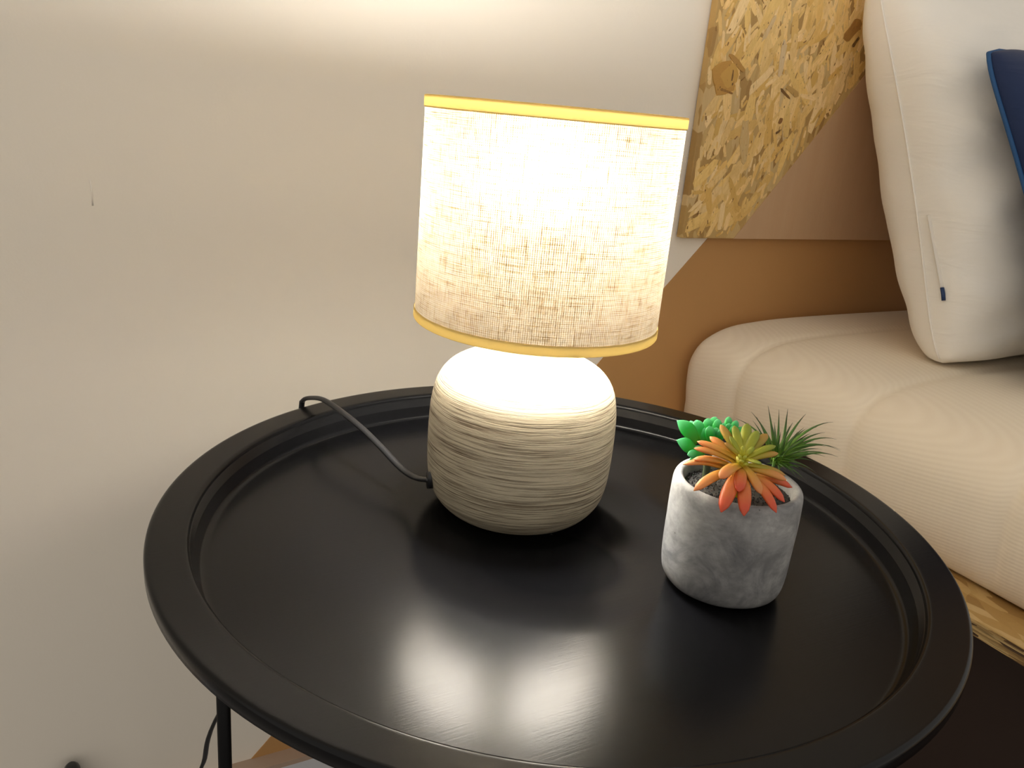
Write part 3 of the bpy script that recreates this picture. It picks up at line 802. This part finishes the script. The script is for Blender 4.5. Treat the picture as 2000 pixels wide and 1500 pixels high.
# ------------------------------------------------------------------ pillows
def pillow_surf(base, W, Hh, T, lean, yaw, pinch, ex, seed, wr, n=64, back=1.0, zmin=-9, ymax=9, rc=0.05):
    """two puffed sheets joined at a seam; base = point under the middle of the lower edge"""
    lv = Vector((0, math.sin(lean), math.cos(lean)))
    uv_ = Vector((math.cos(yaw), math.sin(yaw), 0))
    nv = uv_.cross(lv).normalized()                  # faces the room
    if nv.y > 0: nv = -nv
    def P(u, v, side):
        a = (1 - abs(u) ** 2.4); b = (1 - abs(v) ** 2.4)
        h = T / 2 * (max(0, a) * max(0, b)) ** ex
        X = u * W / 2 * (1 - pinch * (1 - v * v) - rc * abs(v) ** 9); Y = v * Hh / 2 * (1 - pinch * (1 - u * u) - rc * abs(u) ** 9)
        q = Vector((u * 2.2 + seed, v * 2.2, side * 1.7))
        nz = noise.noise(q) * 0.5
        # folds running in from the seam
        fold = noise.noise(Vector((u * 3.0 + seed, v * 7.0 + u * 4.0, side * 3.1)))
        dg = noise.noise(Vector((u * 2.0 - v * 5.5 + seed * 2, (u + v) * 1.2, side)))
        k = (1 - (max(0, a) * max(0, b)) ** 0.5) * 0.6 + 0.4
        hh = h * (1 + 0.10 * nz) + min(h, T * .25) / (T * .25) * wr * (0.3 if side < 0 else 1.0) * (fold * 0.6 + dg * 0.9) * k
        r_ = base + uv_ * X + lv * (Y + Hh / 2) + nv * (hh * side * (back if side < 0 else 1))
        if r_.z < zmin: r_.z = zmin + (r_.z - zmin) * 0.03
        if r_.y > ymax: r_.y = ymax + (r_.y - ymax) * 0.03
        return r_
    V, F, idx = [], [], {}
    g = [math.sin((i / n * 2 - 1) * math.pi / 2) * 0.55 + (i / n * 2 - 1) * 0.45 for i in range(n + 1)]
    for side in (1, -1):
        for j in range(n + 1):
            for i in range(n + 1):
                rim_ = i in (0, n) or j in (0, n)
                if side == -1 and rim_:
                    idx[(side, i, j)] = idx[(1, i, j)]; continue
                idx[(side, i, j)] = len(V); V.append(tuple(P(g[i], g[j], side)))
    for side in (1, -1):
        for j in range(n):
            for i in range(n):
                F.append(tuple(idx[(side, a, b)] for a, b in ((i, j), (i + 1, j), (i + 1, j + 1), (i, j + 1))))
    return V, F, P

PIL_B = Vector((0.775, 0.128, 0.527))
lean = math.radians(25)
pilt = thing('white_pillow', 'plump white cotton pillow leaning upright against the chipboard panel', 'pillow', PIL_B)
V, F, PF = pillow_surf(PIL_B, 0.49, 0.45, 0.19, lean, 0.0, 0.05, 0.36, 3.3, 0.011, 80, 1.0, 0.5365, YP - 0.004)
mesh('pillow_cover', V, F, M['pillow'], pilt)
pbvh = BVHTree.FromPolygons([Vector(v) for v in V], F)
def on_pillow(px, py, lift=0.001):
    v = ray(px, py).normalized(); h = pbvh.ray_cast(CAM, v)[0]
    return h - v * lift
zp = [on_pillow(1814 + (1841 - 1814) * i / 10, 420 + (566 - 420) * i / 10, 0.0012) for i in range(11)]
V, F = tube(zp, 0.0022, 0.0009, 8, up=FWD)
zt = tag(mesh('zip_flap', V, F, M['zip'], pilt), 'narrow white zip flap')
V, F = tube([on_pillow(1840, 562, 0.002), on_pillow(1842, 574, 0.0025), on_pillow(1843, 587, 0.002)], 0.0021, 0.0015, 10, up=FWD)
tag(mesh('zip_pull', V, F, M['pull'], zt), 'small dark blue zip pull')
sm = [PF(-1, -0.985 + 1.97 * i / 40, 1) + Vector((-0.0006, 0, 0)) for i in range(41)]
V, F = tube(sm, 0.0012, 0.0010, 8, up=Vector((0, 1, 0)))
mesh('seam', V, F, M['pillow'], pilt)

BLU_B = Vector((0.750, 0.006, 0.540))
blu = thing('navy_cushion', 'navy blue velvet cushion resting against the white pillow', 'cushion', BLU_B)
V, F, PB = pillow_surf(BLU_B, 0.40, 0.352, 0.11, math.radians(30), 0.0, 0.06, 0.42, 8.1, 0.004, 48, 0.3, 0.5365)
_nv = Vector((0, -math.cos(math.radians(30)), math.sin(math.radians(30))))
def clear(v, gap):                                  # rests on the pillow instead of sinking into it
    v = Vector(v); h = pbvh.ray_cast(v + _nv * 0.3, -_nv, 0.3 + gap)[0]
    return v if h is None else h + _nv * gap
nb = 49 * 49
V = [tuple(clear(v, 0.012 if k < nb and not (k % 49 in (0, 48) or k // 49 in (0, 48)) else 0.003)) for k, v in enumerate(V)]
mesh('cushion_cover', V, F, M['navy'], blu)
rimp = [clear(PB(-1, -0.99 + 1.98 * i / 40, 1), 0.003) for i in range(41)] + [clear(PB(-0.97 + 1.96 * i / 30, 1, 1), 0.003) for i in range(1, 31)]
V, F = tube(rimp, 0.0022, n=8, up=Vector((0, 1, 0)))
mesh('piping', V, F, M['piping'], blu)
